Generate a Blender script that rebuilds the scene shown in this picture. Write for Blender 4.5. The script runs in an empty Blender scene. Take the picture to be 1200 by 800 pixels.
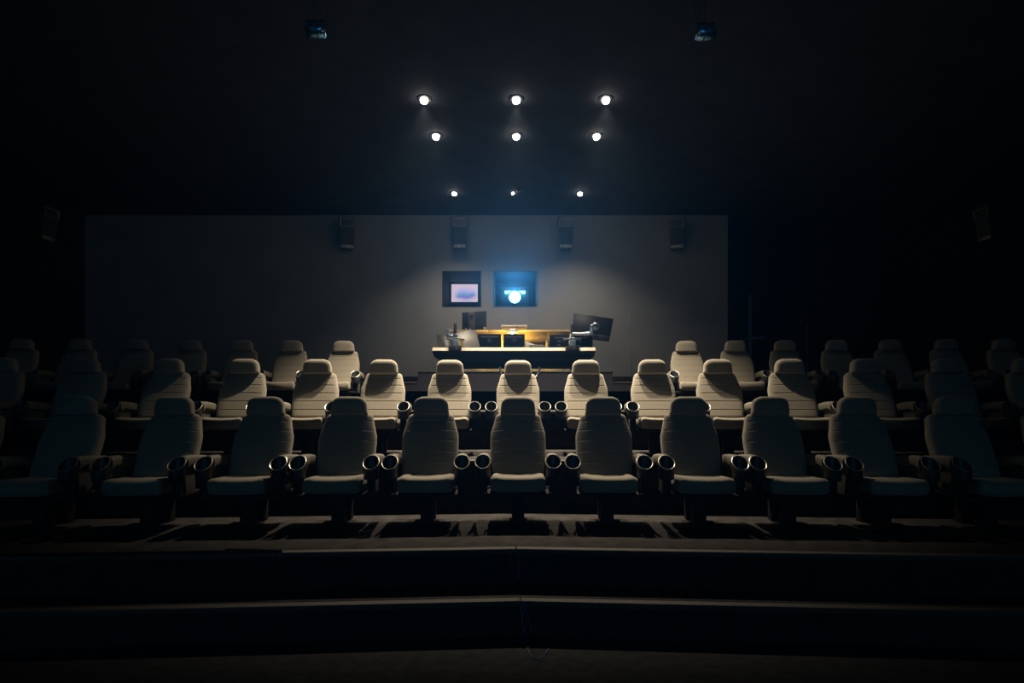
import bpy, bmesh, math, random
from mathutils import Vector, Matrix
random.seed(7)
PI = math.pi
S = bpy.context.scene
COL = S.collection

# ------------------------------------------------------------------ camera
EYE = 1.376
F = 680.0                                   # focal length in px of a 1200 px wide frame
cam_d = bpy.data.cameras.new('camera'); cam = bpy.data.objects.new('camera', cam_d); COL.objects.link(cam)
cam_d.sensor_width = 36.0; cam_d.lens = F/1200*36
cam_d.shift_x = -5/1200; cam_d.shift_y = 75/1200
cam_d.clip_start = .05
cam.location = (0, 0, EYE); cam.rotation_euler = (PI/2, 0, 0)
S.camera = cam

# ------------------------------------------------------------------ world
w = bpy.data.worlds.new('world'); S.world = w; w.use_nodes = True
w.node_tree.nodes['Background'].inputs[0].default_value = (0, 0, 0, 1)
w.node_tree.nodes['Background'].inputs[1].default_value = 0.0

# ------------------------------------------------------------------ view
S.view_settings.view_transform = 'Standard'
S.view_settings.look = 'None'
S.view_settings.exposure = 0.0
S.view_settings.gamma = 1.0
S.view_settings.use_curve_mapping = False

# ------------------------------------------------------------------ main lights (the room's own lamps)
CEIL = 5.08
WALL = 11.3
DOWN_W = (1900, 450, 205)          # watts of the downlights, front / middle / wall row
DOWN_ANGLE = (85, 87, 118)
PROJ_W = 11500
BULB_W = 20
HAZE = .0004                 # density of the thin haze in the air
def lamp(kind, name, loc, energy, color, **kw):
    d = bpy.data.lights.new(name, kind); d.energy = energy; d.color = color
    for k, v in kw.items(): setattr(d, k, v)
    o = bpy.data.objects.new(name, d); o.location = loc; COL.objects.link(o)
    return o
WARM = (1.0, .85, .64)
ROWS = ((7.0, (-1.11, 0.0, 1.08)), (7.95, (-1.10, 0.0, 1.10)), (10.1, (-1.08, -.06, 1.11)))
DOWNLIGHTS = []
for r, (Z, xs) in enumerate(ROWS):
    for c, X in enumerate(xs):
        weak = (r == 2 and c == 1)
        DOWNLIGHTS.append((r, c, X, Z, weak))
        lamp('SPOT', 'downlight_beam', (X, Z, CEIL-.085), DOWN_W[r]*(.15 if weak else 1), WARM,
             spot_size=math.radians(DOWN_ANGLE[r]), spot_blend=1.0, shadow_soft_size=.035)
# the cinema projector in the right-hand port throws its picture onto the screen wall behind the camera
pj = lamp('SPOT', 'projector_beam', (-.03, 11.72, 3.60), PROJ_W, (.16, .58, 1.0),
          spot_size=math.radians(20), spot_blend=.25, shadow_soft_size=.04)
pj.rotation_euler = (math.radians(90-4.5), 0, PI)
# stray light of the projector inside its port
lamp('POINT', 'projector_stray_light', (-.03, 11.80, 3.63), 4.5, (.012, .27, 1.0), shadow_soft_size=.06)

# ------------------------------------------------------------------ helpers
def px(u, v, Z):                             # where a sight line of the photograph meets depth Z, in metres
    return ((u-605)*Z/F, Z, EYE+(475-v)*Z/F)
def X_(u, Z): return (u-605)*Z/F
def Z_(v, Z): return EYE+(475-v)*Z/F

class MB:
    def __init__(s): s.bm = bmesh.new()
    def _xf(s, vs, M):
        if M is not None: bmesh.ops.transform(s.bm, matrix=M, verts=vs)
    def hexa(s, pts, bevel=0, seg=2, M=None):   # 8 pts: bottom ring of 4, top ring of 4
        b = s.bm; v = [b.verts.new(p) for p in pts]
        fs = [b.faces.new([v[i] for i in q]) for q in ((0,3,2,1),(4,5,6,7),(0,1,5,4),(1,2,6,5),(2,3,7,6),(3,0,4,7))]
        if bevel:
            es = {e for f in fs for e in f.edges}
            r = bmesh.ops.bevel(b, geom=list(es), offset=bevel, segments=seg, affect='EDGES', profile=.5)
            vs = list({x for f in r['faces'] for x in f.verts} | {x for x in v if x.is_valid})
        else: vs = v
        s._xf(vs, M); return s
    def box(s, x0, x1, y0, y1, z0, z1, bevel=0, seg=2, M=None):
        return s.hexa([(x0,y0,z0),(x1,y0,z0),(x1,y1,z0),(x0,y1,z0),(x0,y0,z1),(x1,y0,z1),(x1,y1,z1),(x0,y1,z1)], bevel, seg, M)
    def prism(s, poly, axis, a, b_, bevel=0, seg=2):
        bm = s.bm
        def P(p, t):
            return {'x': (t, p[0], p[1]), 'y': (p[0], t, p[1]), 'z': (p[0], p[1], t)}[axis]
        A = [bm.verts.new(P(p, a)) for p in poly]; B = [bm.verts.new(P(p, b_)) for p in poly]
        n = len(poly); fs = [bm.faces.new(A), bm.faces.new(B[::-1])]
        for i in range(n): fs.append(bm.faces.new((A[i], B[i], B[(i+1)%n], A[(i+1)%n])))
        if bevel:
            es = list({e for f in fs[:2] for e in f.edges})
            bmesh.ops.bevel(bm, geom=es, offset=bevel, segments=seg, affect='EDGES', profile=.5)
        return s
    def rings(s, rings, cap0=True, cap1=True, closed=False):
        bm = s.bm; R = [[bm.verts.new(p) for p in r] for r in rings]; n = len(R[0])
        m = len(R)
        for i in range(m if closed else m-1):
            a, b_ = R[i], R[(i+1) % m]
            for k in range(n): bm.faces.new((a[k], a[(k+1)%n], b_[(k+1)%n], b_[k]))
        if not closed:
            if cap0: bm.faces.new(R[0][::-1])
            if cap1: bm.faces.new(R[-1])
        return s
    def tube(s, pts, r, n=8, closed=False, caps=True):
        pts = [Vector(p) for p in pts]; m = len(pts); out = []; prev = None
        for i, p in enumerate(pts):
            if closed: t = pts[(i+1)%m]-pts[i-1]
            else: t = pts[min(i+1, m-1)]-pts[max(i-1, 0)]
            t.normalize()
            if prev is None:
                a = Vector((0,0,1)) if abs(t.z) < .9 else Vector((1,0,0))
            else: a = prev
            u = (a - t*a.dot(t)).normalized(); prev = u; v = t.cross(u)
            rr = r[i] if isinstance(r, (list, tuple)) else r
            out.append([p + u*rr*math.cos(2*PI*k/n) + v*rr*math.sin(2*PI*k/n) for k in range(n)])
        return s.rings(out, caps, caps, closed)
    def lathe(s, prof, c=(0,0,0), n=20, M=None, cap0=True, cap1=True):   # prof: (radius, height) about z
        c = Vector(c); R = []
        for r, h in prof:
            ring = [Vector((r*math.cos(2*PI*k/n), r*math.sin(2*PI*k/n), h)) for k in range(n)]
            if M is not None: ring = [M @ p for p in ring]
            R.append([c+p for p in ring])
        return s.rings(R, cap0, cap1)
    def quad(s, pts):
        s.bm.faces.new([s.bm.verts.new(p) for p in pts]); return s
    def build(s, name, mat, parent=None, sharp=38, smooth=True, loc=None, normals=True):
        bm = s.bm
        if normals: bmesh.ops.recalc_face_normals(bm, faces=bm.faces)
        for f in bm.faces: f.smooth = smooth
        if smooth:
            lim = math.radians(sharp)
            for e in bm.edges:
                if len(e.link_faces) == 2 and e.calc_face_angle(0) > lim: e.smooth = False
        me = bpy.data.meshes.new(name); bm.to_mesh(me); bm.free()
        me.materials.append(mat)
        o = bpy.data.objects.new(name, me); COL.objects.link(o)
        if parent is not None: o.parent = parent
        if loc: o.location = loc
        return o

def thing(name, label, cat, loc=(0,0,0), rz=0, group=None):
    o = bpy.data.objects.new(name, None); COL.objects.link(o); o.empty_display_size = .1
    o.location = loc; o.rotation_euler = (0, 0, rz)
    o['label'] = label; o['category'] = cat
    if group: o['group'] = group
    return o
def tag(o, label, cat, group=None):
    o['label'] = label; o['category'] = cat
    if group: o['group'] = group
    return o
def struct(o): o['kind'] = 'structure'; return o
def copy_tree(root, loc, rz, label):
    c = root.copy(); COL.objects.link(c); c.location = loc; c.rotation_euler = (0, 0, rz); c['label'] = label
    for ch in list(root.children):
        k = ch.copy(); COL.objects.link(k); k.parent = c
        for g in list(ch.children):
            h = g.copy(); COL.objects.link(h); h.parent = k
    return c

# ------------------------------------------------------------------ materials
def mat(name, col, rough=.6, metal=0, noise=None, bump=None, emit=None, spec=None, sheen=0):
    m = bpy.data.materials.new(name); m.use_nodes = True
    nt = m.node_tree; b = nt.nodes['Principled BSDF']
    b.inputs['Base Color'].default_value = (*col, 1); b.inputs['Roughness'].default_value = rough
    b.inputs['Metallic'].default_value = metal
    if spec is not None: b.inputs['Specular IOR Level'].default_value = spec
    if sheen: b.inputs['Sheen Weight'].default_value = sheen
    if noise or bump: tc = nt.nodes.new('ShaderNodeTexCoord')
    if noise:
        sc, amt = noise[:2]
        n = nt.nodes.new('ShaderNodeTexNoise'); n.inputs['Scale'].default_value = sc; n.inputs['Detail'].default_value = 5
        if len(noise) > 2:
            mp = nt.nodes.new('ShaderNodeMapping'); mp.inputs['Scale'].default_value = noise[2]
            nt.links.new(tc.outputs['Object'], mp.inputs['Vector']); nt.links.new(mp.outputs['Vector'], n.inputs['Vector'])
        else: nt.links.new(tc.outputs['Object'], n.inputs['Vector'])
        r = nt.nodes.new('ShaderNodeValToRGB')
        r.color_ramp.elements[0].position = .32; r.color_ramp.elements[1].position = .68
        r.color_ramp.elements[0].color = (*[c*(1-amt) for c in col], 1)
        r.color_ramp.elements[1].color = (*[min(1, c*(1+amt)) for c in col], 1)
        nt.links.new(n.outputs['Fac'], r.inputs['Fac']); nt.links.new(r.outputs['Color'], b.inputs['Base Color'])
    if bump:
        sc, st = bump
        n2 = nt.nodes.new('ShaderNodeTexNoise'); n2.inputs['Scale'].default_value = sc; n2.inputs['Detail'].default_value = 3
        nt.links.new(tc.outputs['Object'], n2.inputs['Vector'])
        bp = nt.nodes.new('ShaderNodeBump'); bp.inputs['Strength'].default_value = st; bp.inputs['Distance'].default_value = .004
        nt.links.new(n2.outputs['Fac'], bp.inputs['Height']); nt.links.new(bp.outputs['Normal'], b.inputs['Normal'])
    if emit:
        b.inputs['Emission Color'].default_value = (*emit[0], 1); b.inputs['Emission Strength'].default_value = emit[1]
    return m

M_CARPET = mat('carpet', (.025, .022, .021), .95, noise=(9, .35), bump=(260, .5), spec=.1)
M_CARPET_D = mat('riser_carpet', (.017, .016, .019), .95, noise=(40, .25), bump=(260, .5), spec=.1)
M_FLOOR = mat('front_carpet', (.026, .026, .027), .95, noise=(14, .25), bump=(200, .5), spec=.1)
M_BLACKWALL = mat('black_wall_fabric', (.014, .014, .016), .95, noise=(30, .2), spec=.05)
M_CEIL = mat('black_ceiling_paint', (.030, .034, .046), .9, noise=(3, .12), spec=.05)
M_WALL = mat('grey_wall_paint', (.205, .21, .22), .8, noise=(1.5, .07), bump=(120, .08), spec=.2)
M_SCREEN = mat('projection_screen_white', (.8, .8, .8), .9)
M_SKIRT = mat('black_skirting', (.012, .012, .013), .6)
M_NOSE = mat('nosing_metal', (.045, .039, .030), .7, .1, noise=(30, .2))
M_FABRIC = mat('cream_seat_fabric', (.20, .177, .138), .9, noise=(240, .08), bump=(420, .25), spec=.15, sheen=.15)
M_ARM = mat('armrest_vinyl', (.16, .145, .115), .6, noise=(120, .08), spec=.35)
M_CUP = mat('black_cupholder_plastic', (.016, .018, .020), .5)
M_RIM = mat('brushed_rim', (.55, .50, .42), .32, .85)
M_STEEL = mat('dark_seat_steel', (.012, .012, .012), .6, .2, spec=.2)
M_BRKT = mat('seat_side_panel', (.11, .105, .095), .45, .3)
M_BLACK = mat('black_plastic', (.014, .015, .016), .45)
M_BLACKG = mat('black_gloss', (.012, .013, .015), .18)
M_MONB = mat('monitor_back', (.016, .0155, .015), .40, .1)
M_MONS = mat('monitor_back_satin', (.085, .08, .072), .42, .35)
M_CHROME = mat('arm_aluminium', (.55, .60, .68), .28, .9)
M_GREYM = mat('grey_bracket', (.22, .30, .42), .4, .6)
M_DESK = mat('console_black_laminate', (.016, .016, .014), .65, noise=(60, .15))
M_EDGE = mat('pale_maple_edge', (.80, .68, .52), .5, noise=(5, .1, (1, 1, 14)))
M_MAPLE = mat('maple_veneer', (.50, .33, .15), .5, noise=(6, .28, (1.2, 1, 14)))
M_CREAM = mat('cream_cabinet', (.74, .62, .32), .55, noise=(6, .06))
M_PAPER = mat('white_paper', (.85, .83, .78), .8)
M_GREYBOX = mat('grey_device', (.45, .40, .33), .5)
M_SPK = mat('speaker_black', (.022, .022, .024), .5)
M_SPKG = mat('speaker_grille_cloth', (.035, .035, .038), .85, bump=(600, .4))
M_SPKH = mat('speaker_horn_grey', (.16, .16, .17), .5)
M_PLATE = mat('grey_badge', (.26, .25, .23), .45, .4)
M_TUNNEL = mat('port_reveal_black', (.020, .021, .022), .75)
M_TUNB = mat('port_reveal_blue_glow', (.055, .085, .13), .75)  # black lining with the projector's blue light tinted into its colour
M_CABLE = mat('blue_cable', (.05, .09, .22), .5)
M_LAMP = mat('lit_downlight', (1, 1, 1), .4, emit=((1.0, .90, .76), 60))
M_LENS = mat('lit_projector_lens', (1, 1, 1), .3, emit=((.14, .80, 1.0), 13))
M_LENSR = mat('lit_projector_light_bar', (1, 1, 1), .3, emit=((.16, .80, 1.0), 5))
M_BULB = mat('lit_desk_lamp_bulb', (1, 1, 1), .3, emit=((1.0, .80, .35), 4))
M_DOMEG = mat('dark_housing_blue_sheen', (.22, .52, .85), .20, .9)  # dark housing, blue of the screen's reflection put into its base colour
M_ROD = mat('brass_rod', (.22, .17, .10), .45, .5)
M_RAIL = mat('blue_grey_rail', (.085, .11, .17), .5, .3)

def pane_material():                        # port glass, booth light and reflections painted as glowing teal, violet and pinkish swirls
    m = bpy.data.materials.new('port_glass_painted_glow'); m.use_nodes = True; nt = m.node_tree
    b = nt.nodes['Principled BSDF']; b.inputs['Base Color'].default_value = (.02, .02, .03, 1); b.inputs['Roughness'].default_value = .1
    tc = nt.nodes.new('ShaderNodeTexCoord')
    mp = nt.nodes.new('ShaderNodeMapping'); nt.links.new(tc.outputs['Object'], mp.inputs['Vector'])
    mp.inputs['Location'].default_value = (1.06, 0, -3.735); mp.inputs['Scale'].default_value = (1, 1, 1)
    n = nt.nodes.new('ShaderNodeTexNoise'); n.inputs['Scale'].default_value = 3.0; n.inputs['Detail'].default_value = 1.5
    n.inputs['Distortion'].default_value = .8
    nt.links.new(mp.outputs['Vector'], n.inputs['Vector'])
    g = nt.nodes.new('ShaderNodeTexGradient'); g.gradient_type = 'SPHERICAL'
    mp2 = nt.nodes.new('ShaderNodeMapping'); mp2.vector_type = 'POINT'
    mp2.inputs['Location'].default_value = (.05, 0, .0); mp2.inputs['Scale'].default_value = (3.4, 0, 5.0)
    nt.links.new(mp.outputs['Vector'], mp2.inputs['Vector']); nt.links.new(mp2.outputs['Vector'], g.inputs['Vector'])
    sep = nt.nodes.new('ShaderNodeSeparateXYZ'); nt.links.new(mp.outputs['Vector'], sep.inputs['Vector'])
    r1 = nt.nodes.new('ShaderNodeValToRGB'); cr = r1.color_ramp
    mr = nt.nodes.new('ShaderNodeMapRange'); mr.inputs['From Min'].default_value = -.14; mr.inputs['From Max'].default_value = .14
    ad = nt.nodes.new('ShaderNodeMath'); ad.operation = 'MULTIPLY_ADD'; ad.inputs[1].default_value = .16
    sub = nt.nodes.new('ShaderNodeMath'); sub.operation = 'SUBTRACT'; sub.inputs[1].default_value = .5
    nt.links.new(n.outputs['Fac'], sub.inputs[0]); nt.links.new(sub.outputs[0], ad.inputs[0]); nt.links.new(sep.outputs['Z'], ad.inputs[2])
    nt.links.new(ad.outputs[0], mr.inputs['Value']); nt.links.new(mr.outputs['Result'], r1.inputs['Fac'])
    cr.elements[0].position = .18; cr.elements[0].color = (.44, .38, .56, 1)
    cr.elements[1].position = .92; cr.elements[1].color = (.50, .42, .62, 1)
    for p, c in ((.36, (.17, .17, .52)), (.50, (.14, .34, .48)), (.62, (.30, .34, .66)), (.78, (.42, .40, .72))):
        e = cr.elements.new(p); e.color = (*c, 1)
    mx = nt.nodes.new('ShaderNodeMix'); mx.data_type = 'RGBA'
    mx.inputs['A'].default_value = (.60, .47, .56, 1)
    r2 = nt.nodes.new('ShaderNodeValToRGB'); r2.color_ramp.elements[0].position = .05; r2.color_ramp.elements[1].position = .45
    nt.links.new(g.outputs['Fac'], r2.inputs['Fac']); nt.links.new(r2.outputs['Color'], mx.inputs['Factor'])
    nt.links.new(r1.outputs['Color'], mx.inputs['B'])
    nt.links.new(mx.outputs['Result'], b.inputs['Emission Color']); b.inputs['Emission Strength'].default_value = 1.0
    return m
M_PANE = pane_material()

# ------------------------------------------------------------------ the setting
HW = 8.4                                    # half width of the room
SL = .067                                   # every tier is bent: both halves turn towards the screen
def vfront(z0): return [(-HW, z0-SL*HW), (0, z0), (HW, z0-SL*HW)]
Z_STEP, Z_T1, Z_T2, Z_T3, Z_CON = .209, .446, .880, 1.308, 1.60
FR_STEP, FR_T1, FR_T2, FR_T3, FR_CON = 3.465, 3.76, 5.20, 6.60, 9.10
struct(MB().box(-HW, HW, -7.0, FR_STEP+.02, -.1, 0).build('floor', M_FLOOR, smooth=False))
def tier(name, front, back, z, m, flat_back=None):
    a = vfront(front)
    b = [(HW, flat_back), (-HW, flat_back)] if flat_back else vfront(back)[::-1]
    return struct(MB().prism(a+b, 'z', -.1, z).build(name, m, smooth=False))
tier('floor', FR_STEP, FR_T1, Z_STEP, M_FLOOR)
tier('floor', FR_T1, FR_T2, Z_T1, M_CARPET)
tier('floor', FR_T2, FR_T3, Z_T2, M_CARPET)
tier('floor', FR_T3, None, Z_T3, M_CARPET, flat_back=FR_CON)
struct(MB().box(-HW, HW, FR_CON, 13.6, -.1, Z_CON).build('floor', M_CARPET_D, smooth=False))
# carpeted parapet around the console platform (a raised middle, lower wings)
pz1, pz0 = Z_(435.8, FR_CON), Z_(448.6, FR_CON)
pw = struct(MB().box(X_(490, FR_CON), X_(718, FR_CON), FR_CON, FR_CON+.12, Z_T3, pz1).build('wall_parapet', M_CARPET_D, smooth=False))
for a, b in ((-HW, X_(490, FR_CON)), (X_(718, FR_CON), HW)):
    MB().box(a, b, FR_CON, FR_CON+.12, Z_T3, pz0).build('wing', M_CARPET_D, pw, smooth=False)
MB().box(X_(490, FR_CON)-.01, X_(718, FR_CON)+.01, FR_CON-.012, FR_CON+.13, pz1, pz1+.014, .004).build('capping', M_NOSE, pw)
for a, b in ((-HW, X_(490, FR_CON)-.01), (X_(718, FR_CON)+.01, HW)):
    MB().box(a, b, FR_CON-.012, FR_CON+.13, pz0, pz0+.012, .004).build('capping', M_NOSE, pw)
# step nosings: a left and a right length on each step, meeting in the middle joint
n = 0
for (z0, zz, js) in ((FR_STEP, Z_STEP, .025), (FR_T1, Z_T1, 0.0), (FR_T2, Z_T2, 0), (FR_T3, Z_T3, 0)):
    for sgn in (-1, 1):
        n += 1
        x0, x1 = js+sgn*.004, sgn*HW
        ya = z0-SL*abs(x0); yb = z0-SL*abs(x1)
        mb = MB()
        mb.hexa([(x0, ya-.012, zz-.028), (x1, yb-.012, zz-.028), (x1, yb+.05, zz-.028), (x0, ya+.05, zz-.028),
                 (x0, ya-.012, zz+.006), (x1, yb-.012, zz+.006), (x1, yb+.05, zz+.006), (x0, ya+.05, zz+.006)], .004)
        struct(mb.build('trim_%d' % n, M_NOSE))

# walls
PANEL_R = X_(853, WALL)
holeL = (X_(518, WALL), X_(564, WALL), Z_(360, WALL), Z_(317, WALL))
holeR = (X_(578, WALL), X_(630, WALL), Z_(360, WALL), Z_(317, WALL))
def wall_cells(mb, x0, x1, z0, z1, y0, y1, holes):
    xs = sorted({x0, x1, *[h for q in holes for h in q[:2] if x0 < h < x1]})
    zs = sorted({z0, z1, *[h for q in holes for h in q[2:] if z0 < h < z1]})
    for i in range(len(xs)-1):
        run = None
        for j in range(len(zs)-1):
            cx, cz = (xs[i]+xs[i+1])/2, (zs[j]+zs[j+1])/2
            inside = any(h[0] < cx < h[1] and h[2] < cz < h[3] for h in holes)
            if inside:
                if run: mb.box(xs[i], xs[i+1], y0, y1, run[0], run[1]); run = None
            else: run = (run[0] if run else zs[j], zs[j+1])
        if run: mb.box(xs[i], xs[i+1], y0, y1, run[0], run[1])
    return mb
wb = struct(wall_cells(MB(), -HW, PANEL_R, Z_CON, CEIL, WALL+.02, WALL+.3, (holeL, holeR)).build('wall_back', M_WALL, smooth=False))
edges = [-HW, X_(308, WALL), X_(452, WALL), X_(597, WALL), X_(740, WALL), PANEL_R]
for i in range(5):
    wall_cells(MB(), edges[i]+.002, edges[i+1]-.002, Z_CON, CEIL, WALL, WALL+.02, (holeL, holeR)).build('panel', M_WALL, wb, smooth=False)
struct(MB().box(-HW, PANEL_R, WALL-.025, WALL, Z_CON, Z_(441, WALL)).build('baseboard_back', M_SKIRT, smooth=False))
struct(MB().box(-HW-.2, -HW, -7, 13.8, -.1, CEIL).build('wall_left', M_BLACKWALL, smooth=False))
struct(MB().box(HW, HW+.2, -7, 13.8, -.1, CEIL).build('wall_right', M_BLACKWALL, smooth=False))
struct(MB().box(-HW, HW, -7.2, -7, 0, CEIL).build('wall_front', M_SCREEN, smooth=False))
struct(MB().box(-HW, HW, 13.6, 13.8, 0, CEIL).build('wall_passage', M_BLACKWALL, smooth=False))
struct(MB().box(-HW, HW, -7, 13.6, CEIL, CEIL+.2).build('ceiling', M_CEIL, smooth=False))

# projection ports: black lined tunnels through the thick wall
D1 = 12.42
def port(h, name, m):
    x0, x1, z0, z1 = h; t = .02; y0 = WALL+.004
    mb = MB()
    mb.box(x0, x0+t, y0, D1, z0, z1); mb.box(x1-t, x1, y0, D1, z0, z1)
    mb.box(x0+t, x1-t, y0, D1, z1-t, z1); mb.box(x0+t, x1-t, y0, D1, z0, z0+t)
    mb.box(x0, x1, D1, D1+.05, z0, z1)
    return struct(mb.build(name, m, smooth=False))
port(holeL, 'trim_port_left', M_TUNNEL)
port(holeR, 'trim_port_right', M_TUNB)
ZP = 12.34
a0, a1, b0, b1 = X_(526, ZP), X_(563, ZP), Z_(357, ZP), Z_(330, ZP)
c0, c1, d0, d1 = X_(529, ZP), X_(560, ZP), Z_(354, ZP), Z_(333, ZP)
a1 = min(a1, holeL[1]-.022); b0 = max(b0, holeL[2]+.022)
win = bpy.data.objects.new('window_1', None); COL.objects.link(win); win.location = (0, ZP, 0); struct(win)
mb = MB()
M_WFR = mat('navy_window_frame', (.09, .14, .24), .5)
mb.box(a0, c0, -.03, .07, b0, b1); mb.box(c1, a1, -.03, .07, b0, b1)
mb.box(c0, c1, -.03, .07, d1, b1); mb.box(c0, c1, -.03, .07, b0, d0)
mb.build('window_frame', M_WFR, win, smooth=False)
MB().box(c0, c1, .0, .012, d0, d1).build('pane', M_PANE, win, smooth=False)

# ------------------------------------------------------------------ the projector in the right port
pr = thing('cinema_projector', 'cinema projector shining cyan through the right wall port', 'projector', (-.03, 11.95, holeR[2]+.02))
zc = 3.60-(holeR[2]+.02)
mb = MB().box(-.30, .30, .05, .44, .03, .52, .02); mb.build('body', mat('projector_body', (.10, .11, .12), .4), pr)
for sx in (-.22, .22):
    MB().box(sx-.03, sx+.03, .1, .3, 0, .03).build('foot', M_BLACK, pr)
Mx = Matrix.Rotation(PI/2, 4, 'X')            # local z -> -y
barrel = MB().lathe([(.155, 0), (.155, .10), (.135, .12), (.128, .12), (.118, .06), (.0005, .055)], (0, .05, zc), 28, Mx).build('lens_barrel', M_BLACK, pr)
MB().lathe([(.116, .062), (.11, .085), (.085, .105), (.05, .118), (.0005, .122)], (0, .05, zc), 28, Mx).build('lens', M_LENS, pr)
MB().box(-.205, .215, -.06, .05, zc+.085, zc+.125, .006).build('light_bar', M_LENSR, pr)

# ------------------------------------------------------------------ ceiling downlights
proto = None
NAMES = {(0,0): 'lit ceiling downlight at the left of the front row of three', (0,1): 'lit ceiling downlight in the middle of the front row of three',
         (0,2): 'lit ceiling downlight at the right of the front row of three', (1,0): 'lit ceiling downlight at the left of the middle row of three',
         (1,1): 'lit ceiling downlight at the centre of the middle row of three', (1,2): 'lit ceiling downlight at the right of the middle row of three',
         (2,0): 'lit ceiling downlight near the back wall, above the left wall speaker', (2,1): 'small dim ceiling downlight in the middle of the row nearest the back wall',
         (2,2): 'lit ceiling downlight near the back wall, above the right wall speaker'}
for r, c, X, Z, weak in DOWNLIGHTS:
    sc = .5 if weak else (.85 if r == 2 else 1.0)
    if proto is None:
        t = proto = thing('ceiling_downlight', NAMES[(r, c)], 'ceiling light', (X, Z, CEIL), 0, 'downlights in the ceiling')
        MB().lathe([(.085, 0), (.085, -.008), (.062, -.016), (.056, -.016), (.056, 0)], n=24, cap0=False, cap1=False).build('trim_ring', M_BLACK, t)
        MB().lathe([(.0005, -.065), (.018, -.0625), (.032, -.054), (.042, -.040), (.045, -.024), (.043, -.010), (.036, -.002)], n=20).build('bulb', M_LAMP, t)
    else: t = copy_tree(proto, (X, Z, CEIL), 0, NAMES[(r, c)])
    t.scale = (sc, sc, sc)
sd = thing('smoke_detector', 'small dark disc on the ceiling beside the dim centre downlight', 'smoke detector', (.04, 9.93, CEIL))
MB().lathe([(.05, 0), (.05, -.02), (.035, -.04), (.001, -.042)], n=18).build('housing', M_BLACK, sd)
MB().lathe([(.012, -.04), (.012, -.052), (.001, -.054)], n=10).build('sensor', M_PLATE, sd)

# ------------------------------------------------------------------ wall speakers
def make_speaker(label, loc, rz, tilt):
    t = thing('wall_speaker', label, 'loudspeaker', loc, rz, 'surround speakers high on the walls')
    R = Matrix.Rotation(tilt, 4, 'X')
    W0, W1, H = .155, .128, .29
    def q(x, y, z): return tuple(R @ Vector((x, y, z)))
    mb = MB().hexa([q(-W1, -.30, -H), q(W1, -.30, -H), q(W1*.8, -.08, -H), q(-W1*.8, -.08, -H),
                    q(-W0, -.34, H), q(W0, -.34, H), q(W0*.8, -.08, H), q(-W0*.8, -.08, H)], .008)
    mb.build('cabinet', M_SPK, t)
    def wd(z): return W1+(W0-W1)*(z+H)/(2*H)
    def fy(z): return -.30-.04*(z+H)/(2*H)
    def slab(z0, z1, inset, d, extra=0):
        return MB().hexa([q(-wd(z0)+inset, fy(z0)-d, z0), q(wd(z0)-inset, fy(z0)-d, z0), q(wd(z0)-inset, fy(z0)+.002, z0), q(-wd(z0)+inset, fy(z0)+.002, z0),
                          q(-wd(z1)+inset, fy(z1)-d, z1), q(wd(z1)-inset, fy(z1)-d, z1), q(wd(z1)-inset, fy(z1)+.002, z1), q(-wd(z1)+inset, fy(z1)+.002, z1)], .003)
    slab(-.205, .09, .016, .014).build('grille', M_SPKG, t)
    b = slab(-.275, -.215, .016, .012).build('badge_plate', M_PLATE, t)
    MB().lathe([(.016, 0), (.016, .006), (.001, .007)], q(0, fy(-.245)-.012, -.245), 12, R @ Mx).build('emblem', M_RIM, b)
    # flared horn mouth
    mb = MB()
    o = [(-wd(.10)+.02, .105), (wd(.10)-.02, .105), (wd(.27)-.02, .27), (-wd(.27)+.02, .27)]
    i = [(-.075, .145), (.075, .145), (.08, .225), (-.08, .225)]
    def ring(pts, d): return [q(x, fy(z)-d, z) for x, z in pts]
    o2 = [(x*.93, .187+(z-.187)*.9) for x, z in o]
    mb.rings([ring(o, .0), ring(o, .022), ring(o2, .022), ring(i, -.035)], False, True)
    h = mb.build('horn', M_SPKH, t, sharp=20)
    mb = MB()
    for k in range(3):
        z = .165+.02*k; mb.hexa([q(-.07, fy(z)+.02, z), q(.07, fy(z)+.02, z), q(.07, fy(z)+.03, z), q(-.07, fy(z)+.03, z),
                                 q(-.07, fy(z)+.02, z+.006), q(.07, fy(z)+.02, z+.006), q(.07, fy(z)+.03, z+.006), q(-.07, fy(z)+.03, z+.006)])
    mb.build('throat_fin', M_BLACK, h, smooth=False)
    MB().box(-.05, .05, -.13, 0, -.06, .06, .006).build('wall_bracket', M_STEEL, t)
    return t
SPZ = Z_(271, 11.0)
sp = make_speaker('black loudspeaker on the lit back wall, up and left of the glowing window', (X_(538, 10.95), WALL, SPZ), 0, .10)
copy_tree(sp, (X_(663.5, 10.95), WALL, SPZ), 0, 'black loudspeaker on the lit back wall, up and right of the shining projector')
copy_tree(sp, (X_(400, 10.95), WALL, SPZ), .30, 'black loudspeaker in the dark at the upper left corner of the lit wall')
copy_tree(sp, (X_(800, 10.95), WALL, SPZ), -.30, 'black loudspeaker in the dark at the upper right corner of the lit wall')
copy_tree(sp, (-HW, 10.1, 4.55), PI/2-.1, 'black loudspeaker on the dark left side wall')
copy_tree(sp, (HW, 10.1, 4.55), -PI/2+.1, 'black loudspeaker on the dark right side wall')

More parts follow.
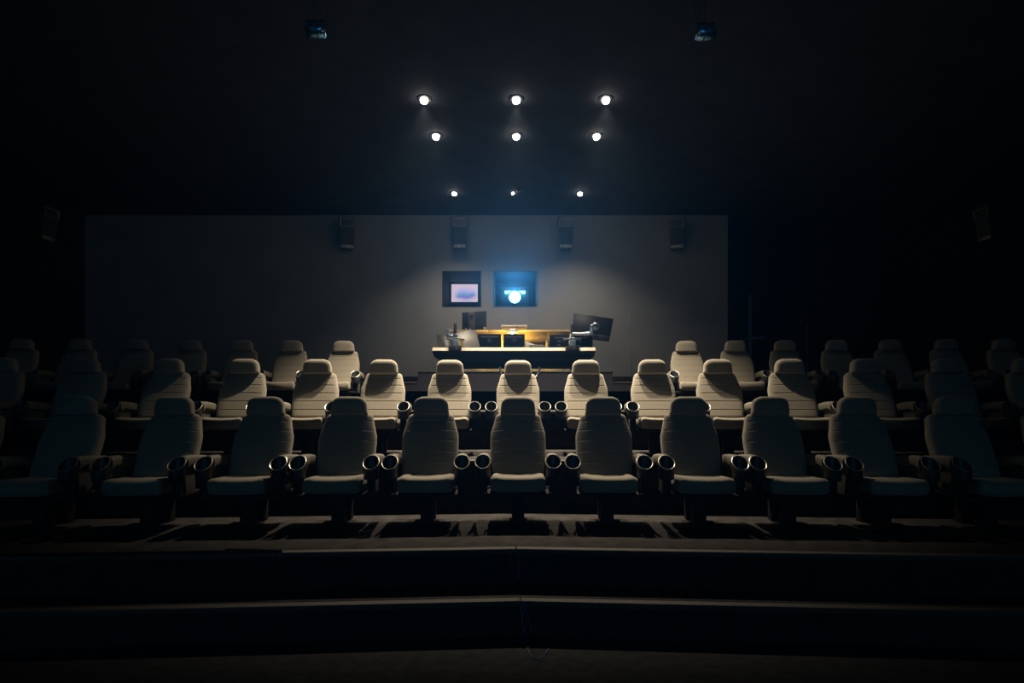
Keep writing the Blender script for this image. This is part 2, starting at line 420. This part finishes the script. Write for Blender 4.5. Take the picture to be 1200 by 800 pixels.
# ------------------------------------------------------------------ handrail in the passage opening at the right
hr = thing('passage_handrail', 'blue grey metal rail and posts at the dark passage right of the wall', 'handrail', (0, 0, 0))
def bar(p, q_, r): return MB().tube([p, q_], r, 10)
ZR = 11.6
pbase = Z_CON
x1 = X_(879, ZR)
mb = MB().box(x1-.032, x1+.032, ZR-.03, ZR+.03, pbase, Z_(345, ZR), .006); mb.build('post', M_RAIL, hr)
x0 = PANEL_R+.035
MB().box(x0-.02, x0+.012, WALL+.32, WALL+.36, pbase, Z_(355, WALL), .005).build('post', M_RAIL, hr)
x2 = X_(946, 11.9)
MB().box(x2-.012, x2+.012, 11.88, 11.92, pbase, Z_(380, 11.9), .004).build('post', M_RAIL, hr)
zr = Z_(396, ZR)
MB().box(x1+.032, X_(897, ZR), ZR-.02, ZR+.02, zr-.03, zr+.03, .006).build('rail', M_RAIL, hr)
MB().tube([(x1-.03, ZR, zr-.01), (x0, WALL+.30, Z_(404, WALL))], .024, 10).build('rail', M_RAIL, hr)
lk = MB().box(X_(857, WALL)-.02, X_(860.5, WALL)+.02, WALL+.28, WALL+.34, Z_(401, WALL), Z_(396.5, WALL), .006).build('latch', M_STEEL, hr)

# ------------------------------------------------------------------ hanging ceiling lamps at the top of the frame
def make_hanging(label, loc, sx):
    t = thing('hanging_stage_lamp', label, 'stage lamp', loc, 0, 'stage lamps hung from the ceiling')
    My = Matrix.Rotation(PI/2, 4, 'Y')
    MB().lathe([(.004, -.088), (.034, -.085), (.052, -.074), (.060, -.058), (.062, -.02), (.062, .05), (.058, .070), (.044, .083), (.004, .088)], (0, 0, -.02), 28, My if sx > 0 else Matrix.Rotation(-PI/2, 4, 'Y')).build('housing', M_DOMEG, t, sharp=60)
    MB().lathe([(.0625, -.004), (.064, -.003), (.064, .003), (.0625, .004)], (sx*.02, 0, -.02), 28, My, False, False).build('seam_band', M_BLACK, t)
    MB().lathe([(.012, 0), (.012, .012), (.006, .016), (.001, .017)], (sx*.066, -.045, -.050), 10, Mx).build('lamp_lens', M_CHROME, t)
    MB().box(-.075, .075, -.02, .02, .040, .062, .004).build('yoke', M_STEEL, t)
    for x, z in ((-.062, .062), (.012*sx, .055), (sx*.098, .03)):
        MB().tube([(x, 0, z), (x, 0, CEIL-loc[2])], .0045, 8).build('rod', M_ROD, t)
    MB().box(min(0, sx*.104), max(0, sx*.104), -.008, .008, .022, .034, .003).build('rod_bracket', M_STEEL, t)
    return t
make_hanging('dark glossy stage lamp hung on rods at the top left of the room', px(370.5, 33, 5.0), 1)
make_hanging('dark glossy stage lamp hung on rods at the top right of the room', px(827, 36, 5.0), -1)

# ------------------------------------------------------------------ the cinema seat
def make_seat(label, group):
    t = thing('cinema_chair', label, 'seat', (0,0,0), 0, group)
    N = 36
    def supel(hw, dep, n_, cy, cz, tilt, front_cut=0, dish=0):
        out = []
        for k in range(N):
            a = 2*PI*k/N; c, s = math.cos(a), math.sin(a)
            x = hw*math.copysign(abs(c)**(2/n_), c); d = dep*math.copysign(abs(s)**(2/n_), s)
            if d < 0: d += front_cut*max(0, 1-(abs(x)/(hw*.98))**6) + dish*(1-(x/hw)**2)
            out.append(Vector((x, d, 0)))
        R = Matrix.Rotation(tilt, 4, 'X')
        return [(p.x, cy+(R @ p).y, cz+(R @ p).z) for p in out]
    # backrest, padded with stitched horizontal channels
    A = math.radians(-26.5)
    base = Vector((0, -.262, .345)); up = Vector((0, math.sin(-A), math.cos(A))); L = .565
    seams = [.105, .205, .305, .400, .485]
    ws = set([0, .006, .02, L-.055, L-.035, L-.02, L-.010, L-.004, L])
    for s_ in seams: ws |= {s_-.010, s_-.005, s_-.0015, s_+.0015, s_+.005, s_+.010}
    for k in range(12): ws.add(L*k/12)
    rings = []
    for w_ in sorted(ws):
        tt = w_/L
        hw = .212+.022*math.sin(min(1, tt/.8)*PI*.75) - .040*max(0, tt-.66)/.34
        dep = .062-.012*tt
        e = min(w_, L-w_)
        top = L-w_ < w_
        rad = .036 if top else .02
        k = 1-max(0, 1-e/rad)**2
        k = math.sqrt(max(.02, k))
        hw2 = hw-(.036 if top else .02)*(1-k); dep2 = dep*(.35+.65*k)
        cut = 0
        for s_ in seams:
            dd = abs(w_-s_)
            if dd < .005: cut = max(cut, .005*(1-dd/.005))
        c = base+up*w_
        rings.append(supel(hw2, dep2, 4.2, c.y, c.z, A, cut, .004*k))
    MB().rings(rings).build('backrest', M_FABRIC, t, sharp=60)
    # headrest
    A2 = math.radians(-3); b2 = Vector((0, -.066, .846)); up2 = Vector((0, math.sin(-A2), math.cos(A2))); L2 = .158
    rings = []
    for i in range(13):
        u = i/12; w_ = L2*u
        e = min(w_/.012, 1) if u < .5 else min((L2-w_)/.07, 1)
        k = math.sqrt(max(.01, 1-(1-e)**2))
        hw = .153-.014*u-(.008 if u < .5 else .066)*(1-k)
        dep = .064*(.45+.55*k)
        c = b2+up2*w_
        rings.append(supel(hw, dep, 3.6, c.y, c.z, A2, 0, .006))
    MB().rings(rings).build('headrest', M_FABRIC, t, sharp=60)
    # cushion
    rings = []
    ys = [-.675, -.668, -.655, -.635, -.60, -.52, -.42, -.32, -.25, -.22]
    for y in ys:
        e = min((y+.675)/.05, 1); k = math.sqrt(max(.01, 1-(1-e)**2))
        top = .398-.020*(y+.62)/.4 - .030*(1-k); bot = .272+.010*(1-k)
        hw = .212-.012*(1-k)
        ring = []
        for q_ in range(N):
            a = 2*PI*q_/N; c, s_ = math.cos(a), math.sin(a)
            x = hw*math.copysign(abs(c)**(2/6), c); z = (top+bot)/2+(top-bot)/2*math.copysign(abs(s_)**(2/6), s_)
            if s_ > 0: z -= .014*max(0, 1-(abs(x)/(hw*.80))**4)*s_
            ring.append((x, y, z))
        rings.append(ring)
    MB().rings(rings).build('cushion', M_FABRIC, t, sharp=60)
    # base pan, frame and pedestal
    MB().box(-.275, .275, -.63, -.22, .236, .262, .008).build('seat_pan', M_STEEL, t)
    MB().box(-.12, .12, -.52, -.14, .205, .238, .006).build('cross_frame', M_STEEL, t)
    MB().box(-.05, .05, -.48, -.39, 0, .21, .006).build('leg', M_STEEL, t)
    MB().box(-.05, .05, -.24, -.15, 0, .21, .006).build('leg', M_STEEL, t)
    # back shell
    sh = []
    for w_ in (.02, .10, .30, .46, .52):
        c = base+up*w_+Vector((0, .050-.010*w_/L, 0)); hw = .19 if w_ < .4 else .19-.05*(w_-.4)/.12
        sh.append([(x*hw, c.y+d, c.z) for x, d in ((-1, .0), (-.8, .024), (0, .032), (.8, .024), (1, .0), (.8, -.008), (-.8, -.008))])
    MB().rings(sh).build('back_shell', M_CUP, t)
    for s in (-1, 1):
        xc = s*.272
        prof = [(-.085, .505, .462, .016), (-.10, .514, .452, .030), (-.16, .528, .446, .040), (-.28, .541, .456, .044), (-.40, .549, .470, .046),
                (-.46, .550, .470, .049), (-.50, .548, .455, .056), (-.517, .545, .440, .057), (-.521, .540, .440, .054)]
        rr = []
        for y, zt, zb, hw in prof:
            ring = []
            for q_ in range(20):
                a_ = 2*PI*q_/20; c_, s_ = math.cos(a_), math.sin(a_); e_ = 2/2.6 if s_ > 0 else 2/5
                ring.append((xc+hw*math.copysign(abs(c_)**e_, c_), y, (zt+zb)/2+(zt-zb)/2*math.copysign(abs(s_)**e_, s_)))
            rr.append(ring)
        arm = MB().rings(rr).build('armrest', M_ARM, t, sharp=60)
        # cup holder with a slanted lip
        yc = -.577; nn = 22; r = .060
        def rg(rad, zf, slant=0): return [(xc+rad*math.cos(2*PI*k/nn), yc+rad*math.sin(2*PI*k/nn), zf+slant*math.sin(2*PI*k/nn)) for k in range(nn)]
        MB().rings([rg(r*.86, .372), rg(r*.93, .378), rg(r*.96, .43), rg(r, .497, .046), rg(r*.90, .499, .046), rg(r*.84, .41), rg(.002, .396)], True, True).build('cup_holder', M_CUP, arm, sharp=50)
        MB().tube([(xc+r*1.0*math.cos(2*PI*k/nn), yc+r*1.0*math.sin(2*PI*k/nn), .499+.047*math.sin(2*PI*k/nn)) for k in range(nn)], .0034, 6, closed=True).build('cup_rim', M_RIM, arm)
        # side panel carrying the arm
        MB().prism([(-.50, .475), (-.36, .475), (-.27, .46), (-.30, .40), (-.33, .245), (-.46, .245), (-.47, .36)], 'x', xc-.012, xc+.012, .005).build('side_panel', M_BRKT, t)
        MB().box(xc-.03, xc+.03, -.585, -.55, .245, .375, .006).build('cup_bracket', M_STEEL, t)
    return t

def seat_labels(n_left, n_right, row):
    out = []
    W = ['', 'first', 'second', 'third', 'fourth', 'fifth', 'sixth', 'seventh', 'eighth']
    return W
W = ['', 'first', 'second', 'third', 'fourth', 'fifth', 'sixth', 'seventh', 'eighth']
seat_src = None
def place_row(us, Z0, zfloor, row, centre):
    global seat_src
    grp = 'cinema seats in the %s row' % row
    for i, u in enumerate(us):
        x = (u-605)*Z0/F/(1+SL*abs(u-605)/F)
        y = Z0-SL*abs(x)
        rz = math.atan(SL)*(1 if x < 0 else -1) * min(1, abs(x)/.5)
        d = i-centre
        if row == 'back':
            lab = 'cream high-backed cinema seat in the back row, %s to the %s of the control desk' % (W[-d if d < 0 else d+1], 'left' if d < 0 else 'right')
        elif d == 0:
            lab = 'cream high-backed cinema seat at the centre of the %s row' % row
        else:
            lab = 'cream high-backed cinema seat in the %s row, %s seat %s of the centre one' % (row, W[abs(d)], 'left' if d < 0 else 'right')
        if seat_src is None:
            seat_src = make_seat(lab, grp); seat_src.location = (x, y, zfloor); seat_src.rotation_euler = (0, 0, rz)
            s = seat_src
        else: s = copy_tree(seat_src, (x, y, zfloor), rz, lab)
        s['group'] = grp
place_row([-22, 96, 209.5, 315, 411.5, 506, 607, 706, 804, 899, 999, 1111, 1224], 5.05, Z_T1, 'front', 6)
place_row([8, 104, 202, 290, 374, 451, 527.5, 607, 686, 763, 839, 922, 1010, 1105, 1199], 6.46, Z_T2-.012, 'middle', 7)
place_row([30, 98, 164, 226, 286, 344, 404, 803, 860, 918, 978, 1040, 1105, 1172], 8.66, Z_T3, 'back', 7)

# ------------------------------------------------------------------ control desk
ZD = 9.5
cx = -.04
desk = thing('control_desk', 'wide black control desk with a pale lit front edge behind the parapet', 'desk', (cx, ZD, Z_CON))
def dz(v, Z=ZD): return Z_(v, Z)-Z_CON
def dx(u, Z=ZD): return X_(u, Z)-cx
ztop, zed = dz(407), dz(411.2)
xl, xr = dx(506.5), dx(698)
MB().box(xl+.02, xr-.02, .02, .56, zed+.005, ztop, .004).build('worktop', M_DESK, desk)
# pale edge strip, tilted up to the lamps and broken by the two clamps
for a, b in ((dx(507), dx(526)), (dx(541), dx(662.5)), (dx(679), dx(697.5))):
    MB().hexa([(a, -.068, zed), (b, -.068, zed), (b, .03, zed), (a, .03, zed), (a, .0, ztop), (b, .0, ztop), (b, .03, ztop), (a, .03, ztop)], .003).build('edge_strip', M_EDGE, desk)
MB().box(xl+.01, xr-.01, .012, .03, zed+.002, ztop-.006).build('edge_backing', M_DESK, desk, smooth=False)
z418, z425, z433, z430 = dz(418), dz(425), dz(430.2), dz(428)
MB().hexa([(dx(509), .02, z418), (dx(696), .02, z418), (dx(696), .5, z418), (dx(509), .5, z418),
           (xl, -.045, zed-.002), (xr, -.045, zed-.002), (xr, .52, zed-.002), (xl, .52, zed-.002)], .003).build('fascia', M_DESK, desk)
MB().hexa([(dx(519), .06, z425), (dx(687), .06, z425), (dx(687), .46, z425), (dx(519), .46, z425),
           (dx(509.5), .025, z418-.003), (dx(695.5), .025, z418-.003), (dx(695.5), .5, z418-.003), (dx(509.5), .5, z418-.003)], .003).build('lower_fascia', M_DESK, desk)
MB().box(dx(524), dx(680), .09, .42, z433, z425-.002, .004).build('cable_tray', M_DESK, desk)
MB().box(dx(524), dx(680), .082, .09, z430-.004, z430+.004).build('tray_trim', M_STEEL, desk, smooth=False)
for s in (dx(521), dx(684)):
    MB().box(s-.06, s+.02, .15, .45, 0, z433+.05, .006).build('leg', M_DESK, desk)

# clamp-on monitor arms
def clamp_arm(label, u, pole_top, elbow=None):
    t = thing('monitor_arm', label, 'monitor arm', (X_(u, ZD), ZD, Z_(407, ZD)), 0, 'clamp-on monitor arms on the control desk')
    k = ZD/F
    MB().box(-.105, .105, -.105, -.07, -.058, .006, .006).box(-.105, .105, -.105, .10, .004, .016, .003).build('clamp_foot', M_BLACK, t)
    MB().box(-.052, .052, -.075, .0, .006, .125, .010).build('clamp_body', M_GREYM, t)
    MB().box(-.018, .018, -.083, -.07, .02, .11, .004).build('adjuster', M_CHROME, t)
    MB().box(-.145, .145, -.05, .09, .128, .142, .004).build('clamp_plate', M_CHROME, t)
    MB().lathe([(.085, .142), (.075, .152), (.035, .16), (.034, .215), (.028, .22)], (0, 0, 0), 18).build('collar', M_CHROME, t)
    MB().lathe([(.026, .215), (.026, pole_top-.006), (.022, pole_top)], (0, 0, 0), 14).build('pole', M_CUP, t)
    MB().tube([(.03, -.115, -.045), (.03, -.115, .0)], .010, 8).build('screw', M_RIM, t)
    return t
la = clamp_arm('silver monitor arm clamped to the left end of the control desk', 533.5, .39)
ra = clamp_arm('silver monitor arm clamped to the right end of the control desk, its boom raised', 670.5, .375)
k = ZD/F
MB().tube([(0, 0, .225), (.13, -.05, .215), (.30, -.10, .222)], [.026, .024, .028], 12).build('boom', M_CHROME, ra)
MB().lathe([(.034, -.03), (.034, .03), (.02, .06), (.016, .11)], (.30, -.10, .228), 14).build('elbow', M_GREYM, ra)
MB().tube([(.30, -.10, .335), (.36, -.08, .36), (.40, -.03, .365)], .022, 10).build('wrist', M_CHROME, ra)
MB().lathe([(.062, 0), (.062, .02), (.04, .03), (.001, .032)], (.385, .02, .345), 18, Mx).build('mount_plate', M_CHROME, ra)
MB().box(-.155, -.085, .02, .10, .19, .315, .008).build('wrist', M_GREYM, la)
MB().box(-.135, -.10, .005, .03, .20, .235, .004).build('knob', M_RIM, la)
MB().tube([(-.02, 0, .17), (-.10, .04, .20)], .024, 10).build('boom', M_CHROME, la)
MB().lathe([(.12, .0), (.10, -.09), (.06, -.10)], (.02, .06, .125), 18).build('mount_plate', M_CREAM, la)

# monitors
def slab_from_px(corners, Zs, thick, mat_, name, parent, org, bevel=.006, bulge=.012):
    fr = [Vector(px(u, v, Z))-Vector(org) for (u, v), Z in zip(corners, Zs)]    # bl, br, tr, tl seen from the front
    nrm = (fr[1]-fr[0]).cross(fr[3]-fr[0]).normalized()
    if nrm.y < 0: nrm = -nrm
    bk = [p+nrm*thick for p in fr]
    return MB().hexa([fr[0], fr[1], bk[1], bk[0], fr[3], fr[2], bk[2], bk[3]], bevel).build(name, mat_, parent), nrm, fr
org = (X_(537, 9.85), 9.85, Z_(407, 9.85))
lm = thing('desk_monitor', 'large satin grey monitor leaning back on the left of the control desk', 'monitor', org)
slab_from_px([(515, 406.4), (562.5, 406.3), (557, 385.5), (511, 392)], [9.70, 9.72, 9.98, 9.98], .035, M_MONS, 'shell', lm, org, .010)
slab_from_px([(519.5, 406.5), (527, 406.5), (522.5, 392.2), (513.5, 393)], [9.68, 9.68, 9.93, 9.94], .008, M_BLACK, 'dark_end_cover', lm, org, .003)
slab_from_px([(516, 405.8), (563, 405.3), (557.5, 386.3), (512, 392.5)], [9.77, 9.79, 10.04, 10.04], .012, M_BLACKG, 'screen', lm, org, .003)
org = (X_(694, 9.62), 9.62, Z_(400, 9.62))
rm = thing('desk_monitor', 'black monitor tilted on the raised arm at the right of the control desk', 'monitor', org)
slab_from_px([(670.5, 391), (714.5, 398.3), (719, 373), (672.3, 366.8)], [9.60, 9.60, 9.68, 9.68], .03, M_MONB, 'shell', rm, org, .012)
slab_from_px([(694, 397.2), (714.2, 399.7), (715, 393.5), (694.5, 391)], [9.57, 9.57, 9.585, 9.585], .035, M_BLACK, 'chin', rm, org, .006)
slab_from_px([(671, 390.4), (713.5, 397.4), (718, 373.8), (673, 367.8)], [9.64, 9.64, 9.72, 9.72], .008, M_BLACKG, 'screen', rm, org, .002)
def desk_monitor(label, u0, u1, v0, v1, Z, wide=False):
    o = ((X_(u0, Z)+X_(u1, Z))/2, Z, Z_(407, 9.5))
    t = thing('desk_monitor', label, 'monitor', o)
    hw = (X_(u1, Z)-X_(u0, Z))/2; z1 = Z_(v0, Z)-o[2]
    MB().box(-hw, hw, 0, .035, .05, z1, .008).build('shell', M_BLACK, t)
    MB().box(-hw+.01, hw-.01, .033, .040, .06, z1-.01).build('screen', M_BLACKG, t, smooth=False)
    MB().box(-hw*.76, hw*.76, -.006, .004, z1-.062, z1-.045, .002).build('vent_strip', M_PLATE, t)
    pts = [(-hw*.36, z1-.07), (hw*.36, z1-.07), (hw*.24, z1-.17), (-hw*.24, z1-.17)] if not wide else [(-.30, z1-.07), (.30, z1-.07), (.26, z1-.2), (-.26, z1-.2)]
    MB().prism(pts, 'y', -.018, .002, .003).build('rear_hub', M_CUP, t)
    # ring badge on the hub
    e = MB().tube([(.025*math.cos(2*PI*i/14), -.02, z1-.115+.025*math.sin(2*PI*i/14)) for i in range(14)], .005, 6, closed=True).build('emblem', M_PLATE, t)
    MB().box(-.016, .016, -.022, -.016, z1-.119, z1-.111, M=Matrix.Translation((0, 0, 0))).build('emblem_bar', M_PLATE, e, smooth=False)
    MB().box(-.05, .05, .0, .05, 0, .06, .006).build('stand', M_BLACK, t)
    if wide:
        for sx, zz in ((-.20, .11), (.16, .11), (-.21, .05), (.13, .045)):
            MB().box(sx-.028, sx+.028, -.03, -.016, z1-.235+zz, z1-.225+zz, .002).build('port', M_CHROME, t)
    return t
desk_monitor('black monitor seen from behind, left of the two standing side by side mid-desk', 560, 587.5, 391, 407, 9.95)
desk_monitor('black monitor seen from behind, right of the two standing side by side mid-desk', 590, 615, 391.3, 407, 9.95)
desk_monitor('wide black monitor seen from behind, below the right monitor arm', 643.5, 694.5, 392, 407, 9.95, True)

# ------------------------------------------------------------------ maple counter behind the desk
ZC = 10.7
ct = thing('back_counter', 'long maple counter standing between control desk and back wall', 'counter', (0, ZC, Z_CON))
cz = Z_(386.5, ZC)-Z_CON; cz0 = Z_(389.2, ZC)-Z_CON
js = [X_(u, ZC) for u in (524, 572, 668)]
for a, b in zip(js[:-1], js[1:]):
    MB().box(a+.002, b-.002, -.02, .5, cz0, cz, .004).build('worktop', mat('maple_worktop', (.72, .52, .27), .5, noise=(5, .15, (1, 8, 8))), ct)
xs = [X_(u, ZC) for u in (528, 588.3, 614, 641, 667)]
zm = Z_(398.4, ZC)-Z_CON
for a, b in zip(xs[:-1], xs[1:]):
    MB().box(a+.004, b-.004, 0, .02, zm+.006, cz0-.002, .003).build('front_panel', M_MAPLE, ct)
for a in xs:
    MB().box(a-.02, a+.02, .012, .48, 0, cz0-.002, .003).build('upright', M_CREAM, ct)
MB().box(xs[0]+.021, xs[-1]-.021, .022, .034, .03, .598, .003).build('kick_panel', M_GREYBOX, ct)
MB().box(xs[0], xs[-1], .02, .48, zm-.022, zm-.002, .003).build('shelf', M_MAPLE, ct)
MB().box(xs[0], xs[-1], .02, .48, .60, .63, .003).build('shelf', M_MAPLE, ct)
for u in (560, 651):
    a = X_(u, 10.5)
    MB().box(a-.108, a+.108, -.21, -.02, .0, Z_(428, 10.5)-Z_CON, .006).build('pedestal', M_CREAM, ct)

CT = Z_CON+cz                                # counter top height
# monitor on the counter with ring badge
ho = thing('desk_monitor', 'dark monitor with a ring badge turned away on the maple counter', 'monitor', (X_(556, 10.8), 10.8, CT))
hx = X_(570, 10.8)-X_(556, 10.8); hl = X_(541.5, 10.8)-X_(556, 10.8); hz = Z_(364, 10.8)-CT
hzl = Z_(366, 10.8)-CT
MB().hexa([(hl, .0, .02), (hx, .0, .02), (hx, .04, .02), (hl, .04, .02), (hl, 0, hzl), (hx, .0, hz), (hx, .04, hz), (hl, .04, hzl)], .005).build('shell', M_MONB, ho)
MB().hexa([(hl+.01, .038, .03), (hx-.01, .038, .03), (hx-.01, .046, .03), (hl+.01, .046, .03), (hl+.01, .038, hzl-.01), (hx-.01, .038, hz-.01), (hx-.01, .046, hz-.01), (hl+.01, .046, hzl-.01)]).build('screen', M_BLACKG, ho, smooth=False)
s0, s1 = X_(549, 10.8)-X_(556, 10.8), X_(556.5, 10.8)-X_(556, 10.8)
st = MB().box(s0, s1, -.04, .0, .0, hz-.025, .006).build('stand_column', M_MONS, ho)
sc = (s0+s1)/2
MB().tube([(sc+.036*math.cos(2*PI*i/20), -.044, hz-.115+.036*math.sin(2*PI*i/20)) for i in range(20)], .006, 6, closed=True).build('badge_ring', M_BLACK, st)
def letters(txt, size, loc, m, parent, name):
    cu = bpy.data.curves.new(name, 'FONT'); cu.body = txt; cu.size = size; cu.align_x = 'CENTER'; cu.align_y = 'CENTER'; cu.extrude = .002; cu.shear = .25
    ob = bpy.data.objects.new(name, cu); COL.objects.link(ob)
    me = bpy.data.meshes.new_from_object(ob.evaluated_get(bpy.context.evaluated_depsgraph_get()))
    bpy.data.objects.remove(ob)
    me.materials.clear(); me.materials.append(m)
    o = bpy.data.objects.new(name, me); COL.objects.link(o); o.parent = parent; o.location = loc; o.rotation_euler = (PI/2, 0, 0)
    return o
bpy.context.view_layer.update()
letters('hp', .052, (sc, -.044, hz-.112), M_BLACK, st, 'badge_letters')
MB().box(s0-.07, s1+.07, -.10, .10, 0, .012, .003).build('stand_foot', M_BLACK, ho)
MB().box(X_(566.5, 10.8)-X_(556, 10.8)-.0, X_(569, 10.8)-X_(556, 10.8), -.012, .0, .03, .065, .003).build('sticker', M_PAPER, ho)
for a in (546.2, 551.5):
    q0 = X_(a, 10.8)-X_(556, 10.8); MB().box(q0-.012, q0+.012, -.05, -.0, .012, .045, .003).build('connector', M_RIM, ho)

# flat box on the counter
fb = thing('storage_box', 'low wooden box with a white lid on the maple counter', 'box', (X_(602.5, 10.9), 10.9, CT))
hb = (X_(618, 10.9)-X_(587.5, 10.9))/2
MB().box(-hb+.01, hb-.01, 0, .25, 0, .09, .004).build('tray', M_MAPLE, fb)
MB().box(-hb, hb, -.01, .26, .09, .117, .004).build('lid', M_PAPER, fb)
# desk lamp in the middle, its white dome over the counter edge and bulb behind the monitor
LZ = 10.52
dl = thing('desk_lamp', 'white domed desk lamp glowing yellow at the middle of the counter', 'lamp', (X_(600.5, LZ), LZ, Z_(407, 9.5)))
lz = Z_(388.5, LZ)-Z_(407, 9.5)
MB().lathe([(.084, -.022), (.088, -.022), (.084, .004), (.07, .03), (.045, .05), (.015, .06), (.001, .061)], (0, 0, lz), 22).build('shade', M_PAPER, dl)
MB().lathe([(.012, -.125), (.028, -.115), (.032, -.09), (.02, -.06), (.018, -.002)], (0, -.0, lz), 14).build('bulb', M_BULB, dl)
MB().tube([(.03, .06, -.65), (.03, .06, lz)], .010, 8).build('stem', M_STEEL, dl)
MB().lathe([(.09, -.66), (.09, -.645), (.02, -.635)], (.03, .06, 0), 18).build('base', M_STEEL, dl)
lamp('POINT', 'desk_lamp_light', (X_(600.5, LZ), LZ-.05, Z_(394.5, LZ)), BULB_W, (1.0, .72, .12), shadow_soft_size=.03)
# papers and a grey device on the desk
pp = MB().hexa([(-.06, 0, 0), (.06, 0, 0), (.06, .012, 0), (-.06, .012, 0), (-.06, .05, .16), (.10, .05, .10), (.10, .062, .10), (-.06, .062, .16)], .001).build('paper_sheet', M_PAPER)
pp.location = (X_(620, 9.95), 9.95, Z_(407, 9.5)); tag(pp, 'bright white paper sheet leaning beside the right mid-desk monitor', 'paper')
gd = thing('desk_device', 'low grey box device on the desk right of the two monitors', 'device', (X_(628.5, 9.9), 9.85, Z_(407, 9.5)))
MB().box(-.125, .125, -.05, .07, .03, .075, .005).build('case', M_GREYBOX, gd)
MB().box(-.12, .12, -.045, .065, 0, .03).build('base', M_BLACK, gd, smooth=False)

# ------------------------------------------------------------------ low black armchair in front of the parapet
ZA = 8.35
oc = thing('office_chair', 'low black office chair with curved arms behind the centre middle-row seat', 'chair', (X_(609, ZA), ZA, Z_T3))
for s in (-1, 1):
    pts = [(s*.287, .065, .625), (s*.280, .052, .565), (s*.265, .04, .52), (s*.24, .03, .475), (s*.20, .02, .44), (s*.12, .02, .41)]
    MB().tube(pts, [.014, .018, .022, .026, .028, .03], 10).build('arm', M_BLACKG, oc)
MB().box(-.20, .20, -.20, .22, .36, .42, .025, 3).build('seat', M_BLACK, oc)
MB().hexa([(-.15, .20, .44), (.15, .20, .44), (.15, .24, .44), (-.15, .24, .44), (-.13, .25, .60), (.13, .25, .60), (.13, .29, .60), (-.13, .29, .60)], .015, 3).build('backrest', M_BLACK, oc)
MB().box(-.03, .03, .19, .22, .37, .48, .006).build('back_bar', M_STEEL, oc)
MB().lathe([(.03, .07), (.03, .36)], (0, 0, 0), 12).build('column', M_STEEL, oc)
for kk in range(5):
    a = 2*PI*kk/5+.3
    MB().tube([(0, 0, .09), (.25*math.cos(a), .25*math.sin(a), .06)], [.025, .016], 8).build('foot', M_BLACK, oc)
    MB().lathe([(.025, -.012), (.025, .012)], (.25*math.cos(a), .25*math.sin(a), .025), 12, Matrix.Rotation(PI/2, 4, 'Y')).build('caster', M_BLACK, oc)

# ------------------------------------------------------------------ small things on the steps
def smooth_path(pts, n_=6):
    P = [Vector(p) for p in pts]; P = [P[0]]+P+[P[-1]]; out = []
    for i in range(1, len(P)-2):
        for k_ in range(n_):
            t_ = k_/n_; a, b, c, d = P[i-1], P[i], P[i+1], P[i+2]
            out.append(.5*((2*b)+(c-a)*t_+(2*a-5*b+4*c-d)*t_**2+(3*b-a-3*c+d)*t_**3))
    out.append(P[-2]); return out
def cable(name, strands, lab):
    o = thing(name, lab, 'cable', (0, 0, 0))
    for s in strands: MB().tube(smooth_path(s), .0024, 6).build('strand', M_CABLE, o)
    return o
def on_riser(fr, pts): return [(X_(u, fr-.02), fr-.022-.067*abs(X_(u, fr)), Z_(v, fr-.02)) for u, v in pts]
cable('loose_cable', [on_riser(FR_T1, [(602, 643), (598, 650), (597.5, 657), (601, 666), (606, 674), (605.5, 678)]),
                      on_riser(FR_T1, [(602.5, 643), (607, 648), (609.5, 656), (608, 664), (608.5, 672), (606, 677)])],
      'thin blue cable looped from the joint of the upper step edge')
fl = [(612, 704), (610, 712), (611, 722), (613.5, 736)]
def flr(pts): return [(X_(u, EYE*F/(v-475)), EYE*F/(v-475), .004) for u, v in pts]
cable('loose_cable', [on_riser(FR_STEP, fl)+flr([(612, 749.5), (613, 753), (618.5, 755), (619, 762), (624, 771), (631, 773), (639, 767), (642.5, 760)]),
                      on_riser(FR_STEP, [(612, 704), (613, 714), (612.5, 726), (614, 737)])+flr([(619.5, 749), (616, 751), (608, 752), (600, 750), (595, 746.5)]),
                      on_riser(FR_STEP, [(613, 704), (617, 716), (621, 730), (623, 738)])],
      'thin blue cables hanging from the lower step joint and trailing onto the floor')
# black hooked tube lying along the left part of the upper step edge
xs_ = X_(321, 3.55); pts = [(xs_-.02-i*.25, 3.76-SL*abs(xs_-.02-i*.25)-.006, Z_T1+.014) for i in range(9)]
yy = pts[0][1]
tb = thing('edge_light_tube', 'thin glossy black tube lying along the left of the upper step edge', 'tube', (0, 0, 0))
MB().tube(pts[::-1]+[(xs_, yy, Z_T1+.013), (xs_+.004, yy-.008, Z_T1+.004), (xs_, yy-.012, Z_T1-.012)], .010, 8).build('tube', M_BLACKG, tb)
MB().tube([(xs_-.36, yy+.012+.02, Z_T1+.016), (xs_, yy+.012, Z_T1+.016)], .009, 8).build('end_cap', M_BLACK, tb)

# ------------------------------------------------------------------ thin haze in the air, filling and enclosing the room
def haze():
    m = bpy.data.materials.new('thin_haze'); m.use_nodes = True; nt = m.node_tree
    nt.nodes.remove(nt.nodes['Principled BSDF'])
    v = nt.nodes.new('ShaderNodeVolumeScatter'); v.inputs['Density'].default_value = HAZE; v.inputs['Anisotropy'].default_value = .7; v.inputs['Color'].default_value = (.55, .78, 1, 1)
    nt.links.new(v.outputs[0], nt.nodes['Material Output'].inputs['Volume'])
    o = MB().box(-HW-.4, HW+.4, -7.5, 14.2, -.3, CEIL+.4).build('haze', m, smooth=False)
    o['kind'] = 'stuff'; o['label'] = 'thin haze hanging in the air of the dark screening room'; o['category'] = 'haze'
haze()
